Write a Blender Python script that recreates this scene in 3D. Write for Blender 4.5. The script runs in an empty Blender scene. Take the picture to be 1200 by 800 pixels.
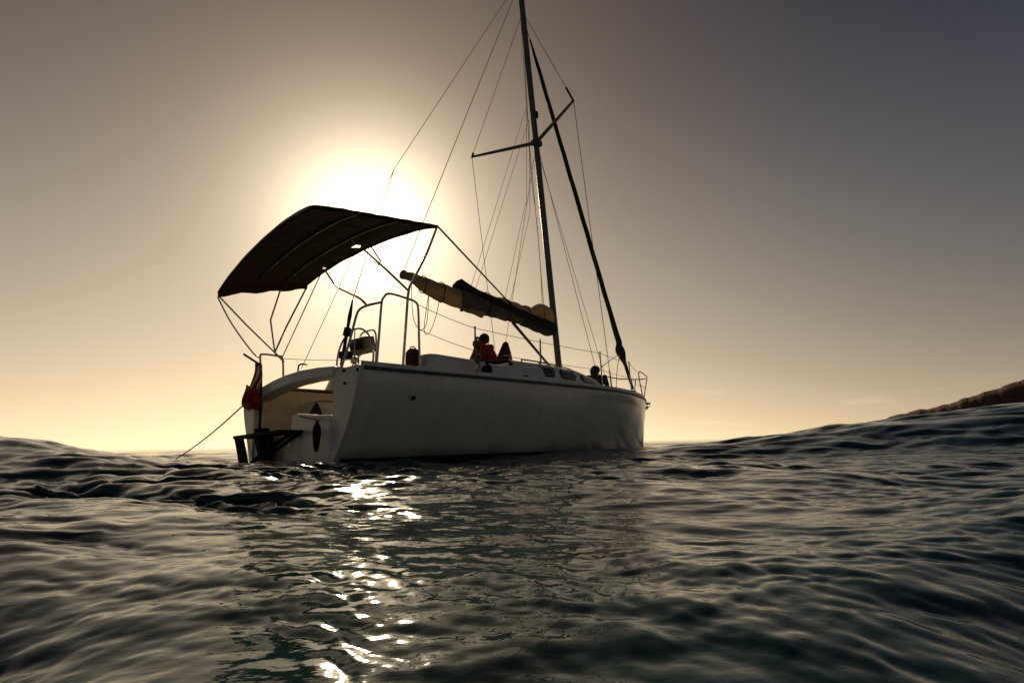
import bpy, bmesh, math, random
import numpy as np
from mathutils import Vector, Matrix, Euler
from math import sin, cos, tan, radians, pi, sqrt, exp

random.seed(7); rng = np.random.default_rng(11)
scn = bpy.context.scene
col = scn.collection

# ------------------------------------------------------------------ camera
F = 619.0                      # focal length in pixels of a 1200 px wide picture
CAM_H = 0.235
PITCH, ROLL = radians(10.86), radians(1.0)
fwd = Vector((0, cos(PITCH), sin(PITCH)))
r0 = Vector((1, 0, 0)); u0 = r0.cross(fwd)
rt = r0*cos(ROLL) - u0*sin(ROLL)
up = r0*sin(ROLL) + u0*cos(ROLL)
CAM = Vector((0, 0, CAM_H))
cd = bpy.data.cameras.new('camera'); cam = bpy.data.objects.new('camera', cd); col.objects.link(cam)
cd.sensor_width = 36; cd.lens = 36*F/1200; cd.clip_start = 0.02; cd.clip_end = 40000
m = Matrix((rt, up, -fwd)).transposed().to_4x4(); m.translation = CAM
cam.matrix_world = m
scn.camera = cam

# ------------------------------------------------------------------ sky and sun
SUN_EL, SUN_AZ = radians(22.6), radians(-15.8)
sund = Vector((sin(SUN_AZ)*cos(SUN_EL), cos(SUN_AZ)*cos(SUN_EL), sin(SUN_EL)))
world = bpy.data.worlds.new('World'); scn.world = world; world.use_nodes = True
nt = world.node_tree; nt.nodes.clear()
N = nt.nodes.new; LK = nt.links.new
def mth(op, a, b=None, c=None, clamp=False):
    n = N('ShaderNodeMath'); n.operation = op; n.use_clamp = clamp
    for i, v in enumerate((a, b, c)):
        if v is None: continue
        if isinstance(v, (int, float)): n.inputs[i].default_value = v
        else: LK(v, n.inputs[i])
    return n.outputs[0]
def colscale(rgb, fac):
    n = N('ShaderNodeVectorMath'); n.operation = 'SCALE'; n.inputs[0].default_value = rgb; LK(fac, n.inputs['Scale']); return n.outputs[0]
def vadd(a, b):
    n = N('ShaderNodeVectorMath'); n.operation = 'ADD'; LK(a, n.inputs[0]); LK(b, n.inputs[1]); return n.outputs[0]
tc = N('ShaderNodeTexCoord')
nrm = N('ShaderNodeVectorMath'); nrm.operation = 'NORMALIZE'; LK(tc.outputs['Generated'], nrm.inputs[0])
sep = N('ShaderNodeSeparateXYZ'); LK(nrm.outputs[0], sep.inputs[0])
dt = N('ShaderNodeVectorMath'); dt.operation = 'DOT_PRODUCT'; LK(nrm.outputs[0], dt.inputs[0]); dt.inputs[1].default_value = sund
theta = mth('MULTIPLY', mth('ARCCOSINE', mth('MINIMUM', dt.outputs['Value'], 0.999999)), 180/pi)
elev = mth('MULTIPLY', mth('ARCSINE', sep.outputs['Z']), 180/pi)
elp = mth('ABSOLUTE', elev)
def eexp(x, scale, power=1.0):
    q = mth('DIVIDE', x, scale)
    if power != 1.0: q = mth('POWER', q, power)
    return mth('EXPONENT', mth('MULTIPLY', q, -1.0))
az1 = mth('ADD', mth('MULTIPLY', eexp(theta, 62.0, 2.0), 0.85), 0.15)
core = eexp(theta, 4.3)                                  # glow round the sun
aure = eexp(theta, 31.0, 2.0)                            # wide warm aureole
band = mth('MULTIPLY', eexp(elp, 6.0), az1)              # hazy band above the horizon
high = mth('MULTIPLY', eexp(elp, 23.0, 1.9), eexp(theta, 47.0, 2.0))
cool = mth('MULTIPLY', eexp(elp, 32.0, 2.0), eexp(theta, 85.0, 2.0))
anti = eexp(mth('SUBTRACT', 180.0, theta), 68.0, 2.0)    # sky opposite the sun
base = mth('MULTIPLY', mth('ADD', theta, 200.0), 0.004)
# thin streaks of cloud low over the water
mp = N('ShaderNodeMapping'); mp.inputs['Scale'].default_value = (3.0, 3.0, 26.0); LK(nrm.outputs[0], mp.inputs[0])
cn = N('ShaderNodeTexNoise'); cn.inputs['Scale'].default_value = 2.1; cn.inputs['Detail'].default_value = 3; LK(mp.outputs[0], cn.inputs['Vector'])
streak = mth('MULTIPLY', mth('MULTIPLY', mth('SUBTRACT', cn.outputs['Fac'], 0.58, clamp=True), eexp(elp, 8.0, 2.0)), 0.45)
tot = vadd(colscale((4.6, 3.8, 2.55), core), colscale((0.205, 0.130, 0.066), aure))
tot = vadd(tot, colscale((1.10, 0.765, 0.36), band))
tot = vadd(tot, colscale((0.50, 0.405, 0.250), high))
tot = vadd(tot, colscale((0.034, 0.054, 0.084), cool))
tot = vadd(tot, colscale((0.155, 0.142, 0.120), anti))
tot = vadd(tot, colscale((0.0, 0.004, 0.019), base))
tot = vadd(tot, colscale((1.0, 0.8, 0.5), streak))
bg1 = N('ShaderNodeBackground'); LK(tot, bg1.inputs['Color']); bg1.inputs['Strength'].default_value = 1.0
sky = N('ShaderNodeTexSky'); sky.sky_type = 'NISHITA'; sky.sun_disc = False
sky.sun_elevation = SUN_EL; sky.sun_rotation = SUN_AZ; sky.dust_density = 1.0; sky.air_density = 1.6
bg2 = N('ShaderNodeBackground'); LK(sky.outputs[0], bg2.inputs['Color']); bg2.inputs['Strength'].default_value = 0.0015
ad = N('ShaderNodeAddShader'); LK(bg1.outputs[0], ad.inputs[0]); LK(bg2.outputs[0], ad.inputs[1])
wo = N('ShaderNodeOutputWorld'); LK(ad.outputs[0], wo.inputs['Surface'])

sd = bpy.data.lights.new('sun', 'SUN'); sd.energy = 3.2; sd.angle = radians(0.8); sd.color = (1.0, 0.80, 0.50)
so = bpy.data.objects.new('sun', sd); col.objects.link(so)
so.rotation_euler = (-sund).to_track_quat('-Z', 'Y').to_euler(); so.location = (0, 0, 30)

vs = scn.view_settings
vs.view_transform = 'Standard'; vs.look = 'None'; vs.gamma = 1.0; vs.exposure = 0.08; vs.use_curve_mapping = False
scn.render.engine = 'CYCLES'
scn.cycles.use_denoising = True; scn.cycles.caustics_reflective = False; scn.cycles.caustics_refractive = False
scn.cycles.sample_clamp_indirect = 6; scn.cycles.max_bounces = 8

# ------------------------------------------------------------------ helpers
def mat(name, color, rough=0.5, metal=0.0, noise=None, bump=None, trans=0.0, tcol=None, coat=0.0, vary=0.2, spec=None):
    """procedural material: colour varied by noise, optional bump (scale, strength, distance) and translucency"""
    mt = bpy.data.materials.new(name); mt.use_nodes = True
    t = mt.node_tree; b = t.nodes['Principled BSDF']; o = t.nodes['Material Output']
    tcn = t.nodes.new('ShaderNodeTexCoord')
    nz = t.nodes.new('ShaderNodeTexNoise'); nz.inputs['Scale'].default_value = noise or 6.0; nz.inputs['Detail'].default_value = 6
    t.links.new(tcn.outputs['Object'], nz.inputs['Vector'])
    cr = t.nodes.new('ShaderNodeValToRGB')
    c = color
    cr.color_ramp.elements[0].position = 0.3; cr.color_ramp.elements[1].position = 0.7
    cr.color_ramp.elements[0].color = (c[0]*(1-vary), c[1]*(1-vary), c[2]*(1-vary), 1)
    cr.color_ramp.elements[1].color = (min(1, c[0]*(1+vary*.4)), min(1, c[1]*(1+vary*.4)), min(1, c[2]*(1+vary*.4)), 1)
    t.links.new(nz.outputs['Fac'], cr.inputs['Fac']); t.links.new(cr.outputs['Color'], b.inputs['Base Color'])
    b.inputs['Roughness'].default_value = rough; b.inputs['Metallic'].default_value = metal
    b.inputs['Coat Weight'].default_value = coat
    if spec is not None: b.inputs['Specular IOR Level'].default_value = spec
    if bump:
        n2 = t.nodes.new('ShaderNodeTexNoise'); n2.inputs['Scale'].default_value = bump[0]; n2.inputs['Detail'].default_value = 4
        t.links.new(tcn.outputs['Object'], n2.inputs['Vector'])
        bp_ = t.nodes.new('ShaderNodeBump'); bp_.inputs['Strength'].default_value = bump[1]; bp_.inputs['Distance'].default_value = bump[2]
        t.links.new(n2.outputs['Fac'], bp_.inputs['Height']); t.links.new(bp_.outputs['Normal'], b.inputs['Normal'])
    if trans > 0:
        tr = t.nodes.new('ShaderNodeBsdfTranslucent'); tr.inputs['Color'].default_value = (*(tcol or color), 1)
        mx = t.nodes.new('ShaderNodeMixShader'); mx.inputs[0].default_value = trans
        t.links.new(b.outputs[0], mx.inputs[1]); t.links.new(tr.outputs[0], mx.inputs[2]); t.links.new(mx.outputs[0], o.inputs['Surface'])
    return mt

M = dict(
    gel=mat('white_gelcoat', (0.62, 0.59, 0.52), 0.28, noise=1.3, vary=0.16, bump=(2.2, 0.12, 0.02)),
    gel2=mat('cream_deck', (0.66, 0.62, 0.52), 0.45, noise=4, vary=0.2),
    rub=mat('dark_rub_rail', (0.030, 0.024, 0.02), 0.5, noise=9, vary=0.4),
    anti=mat('dark_antifouling', (0.02, 0.022, 0.022), 0.7, noise=5, vary=0.5),
    teak=mat('teak', (0.30, 0.17, 0.085), 0.6, noise=14, vary=0.4, bump=(30, 0.2, 0.004)),
    steel=mat('stainless_steel', (0.42, 0.40, 0.36), 0.28, metal=1.0, noise=20, vary=0.3),
    alu=mat('mast_aluminium', (0.12, 0.11, 0.10), 0.42, metal=0.7, noise=12, vary=0.4),
    wire=mat('rigging_wire', (0.10, 0.085, 0.07), 0.5, metal=0.3, noise=40),
    rope=mat('old_rope', (0.24, 0.17, 0.10), 0.9, noise=60, vary=0.5, bump=(90, 0.6, 0.006)),
    rope_o=mat('orange_rope', (0.55, 0.19, 0.05), 0.85, noise=50, vary=0.4, bump=(90, 0.6, 0.006)),
    rope_d=mat('dark_rope', (0.02, 0.018, 0.016), 0.9, noise=50, vary=0.4),
    canvas=mat('black_canvas', (0.020, 0.018, 0.017), 0.9, noise=7, vary=0.5, bump=(5, 0.5, 0.05), trans=0.22, tcol=(0.30, 0.18, 0.12)),
    cover=mat('black_sail_cover', (0.014, 0.013, 0.013), 0.85, noise=7, vary=0.5, bump=(9, 0.8, 0.05)),
    sail=mat('tan_sailcloth', (0.58, 0.46, 0.27), 0.8, noise=8, vary=0.3, bump=(11, 1.0, 0.10), trans=0.40, tcol=(0.60, 0.42, 0.19)),
    belly=mat('lit_cover_canvas', (0.15, 0.125, 0.095), 0.9, noise=9, vary=0.4, bump=(11, 1.0, 0.08), trans=0.15, tcol=(0.2, 0.13, 0.07)),  # sail cover in a lighter tone: its lit side put into the colour
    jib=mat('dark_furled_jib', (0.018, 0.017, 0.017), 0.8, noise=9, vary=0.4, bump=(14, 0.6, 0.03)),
    black=mat('black_plastic', (0.008, 0.008, 0.008), 0.7, noise=9, vary=0.3, spec=0.2),
    glass=mat('tinted_window', (0.008, 0.008, 0.009), 0.08, noise=4, vary=0.2),
    red=mat('red_cloth', (0.42, 0.024, 0.022), 0.85, noise=12, vary=0.45, bump=(20, 0.5, 0.02), trans=0.2, tcol=(0.5, 0.03, 0.02)),
    white=mat('white_cloth', (0.7, 0.66, 0.58), 0.8, noise=12, vary=0.2),
    maroon=mat('maroon_cover', (0.05, 0.012, 0.012), 0.8, noise=9, vary=0.5, bump=(14, 0.5, 0.02)),
    skin=mat('skin', (0.36, 0.19, 0.12), 0.55, noise=10, vary=0.15),
    hair=mat('dark_hair', (0.02, 0.013, 0.009), 0.6, noise=40, vary=0.5, bump=(60, 0.6, 0.01)),
    dark=mat('dark_cloth', (0.022, 0.016, 0.018), 0.85, noise=10, vary=0.5, bump=(16, 0.5, 0.02)),
    liner=mat('cream_liner', (0.84, 0.66, 0.42), 0.6, noise=5, vary=0.2),
    pod=mat('tan_plastic', (0.30, 0.24, 0.16), 0.5, noise=8, vary=0.3),
    eye=mat('eye_white', (0.7, 0.68, 0.64), 0.2),
)

def hull_mat():
    mt = bpy.data.materials.new('hull_gelcoat'); mt.use_nodes = True; t = mt.node_tree; b = t.nodes['Principled BSDF']; n = t.nodes.new; l = t.links.new
    tcn = n('ShaderNodeTexCoord'); sp = n('ShaderNodeSeparateXYZ'); l(tcn.outputs['Object'], sp.inputs[0])
    mpn = n('ShaderNodeMapping'); mpn.inputs['Scale'].default_value = (5.0, 5.0, 0.45); l(tcn.outputs['Object'], mpn.inputs[0])
    st = n('ShaderNodeTexNoise'); st.inputs['Scale'].default_value = 2.4; st.inputs['Detail'].default_value = 5; l(mpn.outputs[0], st.inputs['Vector'])
    bl = n('ShaderNodeTexNoise'); bl.inputs['Scale'].default_value = 1.1; bl.inputs['Detail'].default_value = 6; l(tcn.outputs['Object'], bl.inputs['Vector'])
    def mm_(op, a, c, cl=False):
        q = n('ShaderNodeMath'); q.operation = op; q.use_clamp = cl
        for i, v in enumerate((a, c)):
            if isinstance(v, float): q.inputs[i].default_value = v
            else: l(v, q.inputs[i])
        return q.outputs[0]
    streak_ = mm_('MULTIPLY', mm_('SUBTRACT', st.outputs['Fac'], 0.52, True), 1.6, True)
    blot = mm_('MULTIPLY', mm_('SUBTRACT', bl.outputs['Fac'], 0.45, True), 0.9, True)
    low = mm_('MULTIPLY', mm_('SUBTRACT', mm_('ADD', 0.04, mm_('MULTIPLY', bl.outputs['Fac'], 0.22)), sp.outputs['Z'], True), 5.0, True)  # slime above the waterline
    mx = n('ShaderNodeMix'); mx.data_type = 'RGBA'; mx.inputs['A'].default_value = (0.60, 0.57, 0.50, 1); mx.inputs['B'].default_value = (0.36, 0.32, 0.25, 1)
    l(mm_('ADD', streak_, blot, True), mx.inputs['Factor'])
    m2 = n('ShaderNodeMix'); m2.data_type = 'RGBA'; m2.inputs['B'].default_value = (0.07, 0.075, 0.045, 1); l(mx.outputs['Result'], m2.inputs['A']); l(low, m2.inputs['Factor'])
    l(m2.outputs['Result'], b.inputs['Base Color']); b.inputs['Roughness'].default_value = 0.2
    bn = n('ShaderNodeBump'); bn.inputs['Strength'].default_value = 0.10; bn.inputs['Distance'].default_value = 0.02; l(bl.outputs['Fac'], bn.inputs['Height']); l(bn.outputs['Normal'], b.inputs['Normal'])
    return mt
M['hull'] = hull_mat()
def V(*a): return Vector(a)
class MB:
    def __init__(s): s.v = []; s.f = []
    def add(s, vs, fs):
        k = len(s.v); s.v += [tuple(p) for p in vs]; s.f += [tuple(i+k for i in f) for f in fs]; return s
    def box(s, c, size, rot=None, bev=0.0):
        bm = bmesh.new(); bmesh.ops.create_cube(bm, size=1.0)
        for v in bm.verts: v.co = Vector((v.co.x*size[0], v.co.y*size[1], v.co.z*size[2]))
        if bev: bmesh.ops.bevel(bm, geom=bm.edges[:], offset=bev, segments=2, affect='EDGES', profile=0.6)
        R = rot.to_matrix() if rot else Matrix.Identity(3)
        bm.verts.index_update()
        s.add([R @ v.co + Vector(c) for v in bm.verts], [[v.index for v in f.verts] for f in bm.faces]); bm.free(); return s
    def tube(s, pts, rad, n=8, closed=False, smooth=0):
        pts = [Vector(p) for p in pts]
        if smooth: pts, rad = catmull(pts, rad, smooth, closed)
        k = len(pts); rads = rad if isinstance(rad, (list, tuple)) else [rad]*k
        vs, fs = [], []; ref = None
        for i, p in enumerate(pts):
            a = pts[(i-1) % k] if (closed or i > 0) else p; b = pts[(i+1) % k] if (closed or i < k-1) else p
            t = (b-a).normalized()
            if ref is None: ref = Vector((0, 0, 1)) if abs(t.z) < 0.9 else Vector((1, 0, 0))
            x = (ref - t*ref.dot(t)).normalized(); ref = x; y = t.cross(x)
            for j in range(n):
                w = 2*pi*j/n; vs.append(p + (x*cos(w)+y*sin(w))*rads[i])
        rings = k if closed else k-1
        for i in range(rings):
            for j in range(n):
                a = i*n+j; b = i*n+(j+1) % n; c = ((i+1) % k)*n+(j+1) % n; d = ((i+1) % k)*n+j
                fs.append((a, b, c, d))
        if not closed: fs.append(tuple(range(n))[::-1]); fs.append(tuple(range((k-1)*n, k*n)))
        return s.add(vs, fs)
    def lathe(s, c, prof, n=20, axis=None):
        q = Vector((0, 0, 1)).rotation_difference(Vector(axis)) if axis else None
        vs, fs = [], []
        for (r, z) in prof:
            for j in range(n):
                w = 2*pi*j/n; p = Vector((r*cos(w), r*sin(w), z)); vs.append((q @ p if q else p)+Vector(c))
        for i in range(len(prof)-1):
            for j in range(n): fs.append((i*n+j, i*n+(j+1) % n, (i+1)*n+(j+1) % n, (i+1)*n+j))
        fs.append(tuple(range(n))[::-1]); fs.append(tuple(range((len(prof)-1)*n, len(prof)*n)))
        return s.add(vs, fs)
    def prism(s, poly, d0, d1, fn):
        """poly of 2-D points extruded from d0 to d1; fn(a, b, d) gives the 3-D point"""
        n = len(poly); vs = [fn(a, b, d0) for a, b in poly]+[fn(a, b, d1) for a, b in poly]
        fs = [tuple(range(n)), tuple(range(2*n-1, n-1, -1))]+[(i, i+n, (i+1) % n+n, (i+1) % n) for i in range(n)]
        return s.add(vs, fs)
    def grid(s, rows):
        nr, nc = len(rows), len(rows[0]); vs = [p for r in rows for p in r]
        fs = [(i*nc+j, i*nc+j+1, (i+1)*nc+j+1, (i+1)*nc+j) for i in range(nr-1) for j in range(nc-1)]
        return s.add(vs, fs)
    def build(s, name, material, parent=None, smooth=True, solid=0, bev=0, off=None, angle=40):
        me = bpy.data.meshes.new(name)
        o3 = Vector(off) if off is not None else Vector((0, 0, 0))
        me.from_pydata([tuple(Vector(p)-o3) for p in s.v], [], s.f); me.update()
        bm = bmesh.new(); bm.from_mesh(me); bmesh.ops.recalc_face_normals(bm, faces=bm.faces[:]); bm.to_mesh(me); bm.free()
        me.materials.append(M[material] if isinstance(material, str) else material)
        if smooth:
            for p in me.polygons: p.use_smooth = True
            me.set_sharp_from_angle(angle=radians(angle))
        o = bpy.data.objects.new(name, me); col.objects.link(o)
        if parent: o.parent = parent
        if solid:
            md = o.modifiers.new('thickness', 'SOLIDIFY'); md.thickness = solid; md.offset = 0
        if bev:
            md = o.modifiers.new('bevel', 'BEVEL'); md.width = bev; md.segments = 2; md.limit_method = 'ANGLE'
        return o
def catmull(pts, rad, sub, closed=False):
    k = len(pts); out, ro = [], []; isr = isinstance(rad, (list, tuple))
    seg = k if closed else k-1
    for i in range(seg):
        p0 = pts[(i-1) % k] if closed or i > 0 else pts[i]; p1 = pts[i]; p2 = pts[(i+1) % k]
        p3 = pts[(i+2) % k] if closed or i+2 < k else pts[(i+1) % k]
        for q in range(sub):
            t = q/sub
            out.append(0.5*((2*p1)+(p2-p0)*t+(2*p0-5*p1+4*p2-p3)*t*t+(3*p1-p0-3*p2+p3)*t**3))
            if isr: ro.append(rad[i]*(1-t)+rad[(i+1) % k]*t)
    if not closed:
        out.append(pts[-1])
        if isr: ro.append(rad[-1])
    return out, (ro if isr else rad)
def tag(o, label=None, cat=None, group=None, kind=None):
    if label: o['label'] = label
    if cat: o['category'] = cat
    if group: o['group'] = group
    if kind: o['kind'] = kind
    return o
def ip(x, xs, ys): return float(np.interp(x, xs, ys))

# ------------------------------------------------------------------ boat frame (x forward, y port, z up; origin transom centre at the waterline)
TH, HEEL, TRIM = radians(40.6), radians(2.1), radians(-0.13)
Hh = V(sin(TH), cos(TH), 0); Pp = V(-cos(TH), sin(TH), 0); Zz = V(0, 0, 1)
Pp, Zz = Pp*cos(HEEL)-Zz*sin(HEEL), Zz*cos(HEEL)+Pp*sin(HEEL)
Hh, Zz = Hh*cos(TRIM)+Zz*sin(TRIM), Zz*cos(TRIM)-Hh*sin(TRIM)
ORG = V(-2.64, 6.48, 0.02)
BM = Matrix((Hh, Pp, Zz)).transposed().to_4x4(); BM.translation = ORG
def px(x, y, axis, val):
    """direction of a picture point, met with the boat's plane axis = val, in boat coordinates"""
    v = fwd + rt*((x-600)/F) + up*((400-y)/F); o = CAM-ORG
    r = V(v.dot(Hh), v.dot(Pp), v.dot(Zz)); b = V(o.dot(Hh), o.dot(Pp), o.dot(Zz))
    return b + r*((val-b[axis])/r[axis])
boat = bpy.data.objects.new('sailboat', None); col.objects.link(boat); boat.matrix_world = BM; boat.empty_display_size = 0.5
tag(boat, 'white sailing yacht at anchor with black bimini and sail stowed on boom', 'sailboat')

# ================================================================== THE SEA
def make_sea():
    th_d = np.radians(np.linspace(-54, 54, 900))
    th_r = np.radians(np.linspace(54, 306, 110))[1:-1]
    th = np.concatenate([th_d, th_r]); nT = len(th)
    r = [0.13]
    while r[-1] < 12000:
        q = r[-1]; r.append(q*(1.0062 if q < 16 else (1.012 if q < 50 else 1.05)))
    r = np.array(r); nR = len(r)
    R, T = np.meshgrid(r.astype(np.float32), th.astype(np.float32), indexing='ij')
    X = R*np.sin(T); Y = R*np.cos(T)
    Z = np.zeros_like(X); DX = np.zeros_like(X); DY = np.zeros_like(X)
    cell = R*np.where(R < 16, 0.0062, np.where(R < 50, 0.012, 0.05)).astype(np.float32)
    # slow patches in which the ripples are stronger or weaker
    patch = 0.80+0.40*np.sin(X*0.9+0.6*np.sin(Y*1.3)+1)*np.sin(Y*1.1+0.7*np.sin(X*0.7)+2.2)
    patch2 = 0.75+0.45*np.sin(X*2.3+1.1*np.sin(Y*2.9)+4)*np.sin(Y*3.1+0.9*np.sin(X*1.7)+.7)
    WX = X+0.06*np.sin(Y*2.1+0.4)+0.02*np.sin(Y*6.3+X*3.1); WY = Y+0.06*np.sin(X*1.9+1.1)+0.03*np.sin(X*5.2+Y*2.0)+0.012*np.sin(X*13+Y*5)
    lee = 1-0.55*np.exp(-((X-0.3)/3.6)**2-((Y-7.6)/3.4)**2)     # calmer in the lee of the hull
    wash = 1+1.5*np.exp(-((X+1.75)/1.3)**2-((Y-4.5)/1.1)**2)       # ripples thrown back by the stern
    chop = 1+0.60*np.clip((R-0.9)/4.2, 0, 1)
    lams = np.exp(np.concatenate([rng.uniform(np.log(1.2), np.log(5.5), 26), rng.uniform(np.log(0.25), np.log(1.2), 52), rng.uniform(np.log(0.035), np.log(0.25), 84)]))
    for lam in lams:
        spread = 24 if lam > 1.2 else (26 if lam > .25 else 36)
        a0 = rng.normal(radians(12), radians(spread)); k = 2*pi/lam
        c = 0.0028 if lam > 1.2 else (0.0034 if lam > 0.25 else 0.0064)
        amp = c*lam*rng.uniform(0.4, 1.5)
        fade = np.clip((lam/cell-3.0)/3.0, 0, 1)
        ph = (k*(WX*sin(a0)+WY*cos(a0))+rng.uniform(0, 2*pi)).astype(np.float32)
        s_, c_ = np.sin(ph), np.cos(ph)
        if 0.09 < lam < 1.3 and rng.random() < 0.6:      # cusped wind chop
            s_ = 1.5*(1-np.abs(np.sin(ph*0.5)))**1.25-0.55
        w = fade*amp*(lee if lam > 1.2 else (patch if lam > .6 else (patch*wash if lam > .25 else patch*patch2*wash)))
        if 0.15 < lam < 1.3: w = w*chop
        Z += w*s_; q = 1.9 if lam > .2 else 1.2; DX += -w*c_*sin(a0)*q; DY += -w*c_*cos(a0)*q
    nf = 0.50+0.50*np.clip((R-0.5)/1.5, 0, 1)
    Z *= nf; DX *= nf; DY *= nf
    # swells
    def ridge(cx, cy, ang, sl, sw, h):
        ca, sa = cos(ang), sin(ang); u = (X-cx)*ca+(Y-cy)*sa; v = -(X-cx)*sa+(Y-cy)*ca
        return h*np.exp(-(u/sl)**2-(v/sw)**2)
    Z += ridge(10.5, 7.6, 0.05, 5.2, 2.3, 0.95)          # long swell rising to the right
    Z += ridge(-6.0, 5.4, -0.15, 2.5, 1.4, 0.47)         # smaller swell to the left
    Z += ridge(1.75, 1.60, 0.58, 0.95, 0.34, 0.10)+ridge(1.12, 0.74, 0.58, 0.75, 0.34, -0.17)       # steep little wave close by, right
    Z += ridge(-1.45, 1.35, -0.62, 0.62, 0.30, 0.05)+ridge(-0.95, 0.68, -0.62, 0.50, 0.30, -0.12)
    Z += ridge(-1.6, 5.2, 0.25, 2.6, 1.2, 0.075)+ridge(5.0, 7.6, 0.1, 2.4, 1.8, 0.08)     # and left
    Z += 0.05*np.sin((X*0.3+Y*0.95)*2*pi/7.5+0.8)*np.clip((R-2)/6, 0, 1)*np.exp(-R/400)
    near = np.exp(-(R/0.8)**2); Z -= 0.03*near
    X = X+DX; Y = Y+DY
    co = np.stack([X, Y, Z], -1).reshape(-1, 3)
    co = np.vstack([co, [[0, 0, float(Z[0].mean())]]])
    i = np.arange(nR-1)[:, None]; j = np.arange(nT)[None, :]; j2 = (j+1) % nT
    q = np.stack([i*nT+j, (i+1)*nT+j, (i+1)*nT+j2, i*nT+j2], -1).reshape(-1, 4)
    ctr = nR*nT
    tri = np.stack([np.full(nT, ctr), np.arange(nT), (np.arange(nT)+1) % nT], -1)
    me = bpy.data.meshes.new('sea')
    me.vertices.add(len(co)); me.vertices.foreach_set('co', co.astype(np.float32).ravel())
    loops = np.concatenate([q.ravel(), tri.ravel()]).astype(np.int32)
    me.loops.add(len(loops)); me.loops.foreach_set('vertex_index', loops)
    starts = np.concatenate([np.arange(len(q))*4, len(q)*4+np.arange(len(tri))*3]).astype(np.int32)
    me.polygons.add(len(starts)); me.polygons.foreach_set('loop_start', starts)
    me.polygons.foreach_set('use_smooth', np.ones(len(starts), bool))
    me.update(calc_edges=True)
    o = bpy.data.objects.new('sea', me); col.objects.link(o)
    if me.polygons[len(me.polygons)//2].normal.z < 0: me.flip_normals()
    mt = bpy.data.materials.new('sea_water'); mt.use_nodes = True; t = mt.node_tree; b = t.nodes['Principled BSDF']
    b.inputs['Base Color'].default_value = (0.009, 0.034, 0.036, 1); b.inputs['Roughness'].default_value = 0.06
    b.inputs['IOR'].default_value = 1.333
    g = t.nodes.new('ShaderNodeNewGeometry')
    mpn = t.nodes.new('ShaderNodeMapping'); mpn.inputs['Scale'].default_value = (0.6, 1.0, 1.0); mpn.inputs['Rotation'].default_value = (0, 0, -0.3)
    t.links.new(g.outputs['Position'], mpn.inputs[0])
    prev = None
    for sc, dist, det in ((6.0, 0.005, 4), (11.0, 0.0030, 3), (42.0, 0.0009, 3)):
        n1 = t.nodes.new('ShaderNodeTexNoise'); n1.inputs['Scale'].default_value = sc; n1.inputs['Detail'].default_value = det
        n1.inputs['Distortion'].default_value = 0.1
        if sc == 11.0: n1.noise_type = 'RIDGED_MULTIFRACTAL'; n1.inputs['Roughness'].default_value = 0.45
        t.links.new(mpn.outputs[0], n1.inputs['Vector'])
        bpn = t.nodes.new('ShaderNodeBump'); bpn.inputs['Strength'].default_value = 1.0; bpn.inputs['Distance'].default_value = dist
        t.links.new(n1.outputs['Fac'], bpn.inputs['Height'])
        if prev: t.links.new(prev.outputs['Normal'], bpn.inputs['Normal'])
        prev = bpn
    t.links.new(prev.outputs['Normal'], b.inputs['Normal'])
    me.materials.append(mt)
    return tag(o, kind='structure')
make_sea()

# ------------------------------------------------------------------ the coast far off to the right
def make_coast():
    D = 1500.0; rows = []
    na = 1500
    for i in range(na):
        x = 880+i*(2300-880)/(na-1)          # picture column of the ridge line
        az = math.atan((x-600)/F)
        e = ip(x, [880, 975, 1005, 1037, 1085, 1132, 1180, 1200, 1300, 1500, 1900, 2300], [0, 3, 15, 23, 32, 43, 58, 63, 84, 104, 110, 70])
        e += 0.7*sin(x*0.09)+0.4*sin(x*0.23+1)
        hgt = max(e, 0)/F*D*1.0
        dx, dy = (x-600)/F, 1.0
        row = []
        for (k, q) in ((0.90, -0.02), (0.92, 0.18), (0.95, 0.52), (0.98, 0.85), (1.0, 1.0), (1.04, 0.86), (1.10, 0.4), (1.2, -0.03)):
            row.append((dx*D*k, dy*D*k, CAM_H-1.0+hgt*q*1.0))
        rows.append(row)
    rows = [[(p[0], p[1], p[2]+(1.2*sin(i*0.21+j*2.3)+0.8*sin(i*.47-j*1.7))*(0.7 if 0 < j < 7 and p[2] > 6 else 0)+(random.uniform(-1, 1)*0.45 if 2 < j < 6 and p[2] > 12 else 0)) for j, p in enumerate(r_)] for i, r_ in enumerate(rows)]
    mt = mat('coast_scrub', (0.115, 0.048, 0.032), 0.95, noise=0.05, vary=0.55)
    o = MB().grid(rows).build('coast', mt, smooth=True, angle=80)
    return tag(o, kind='structure')
make_coast()

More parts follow.
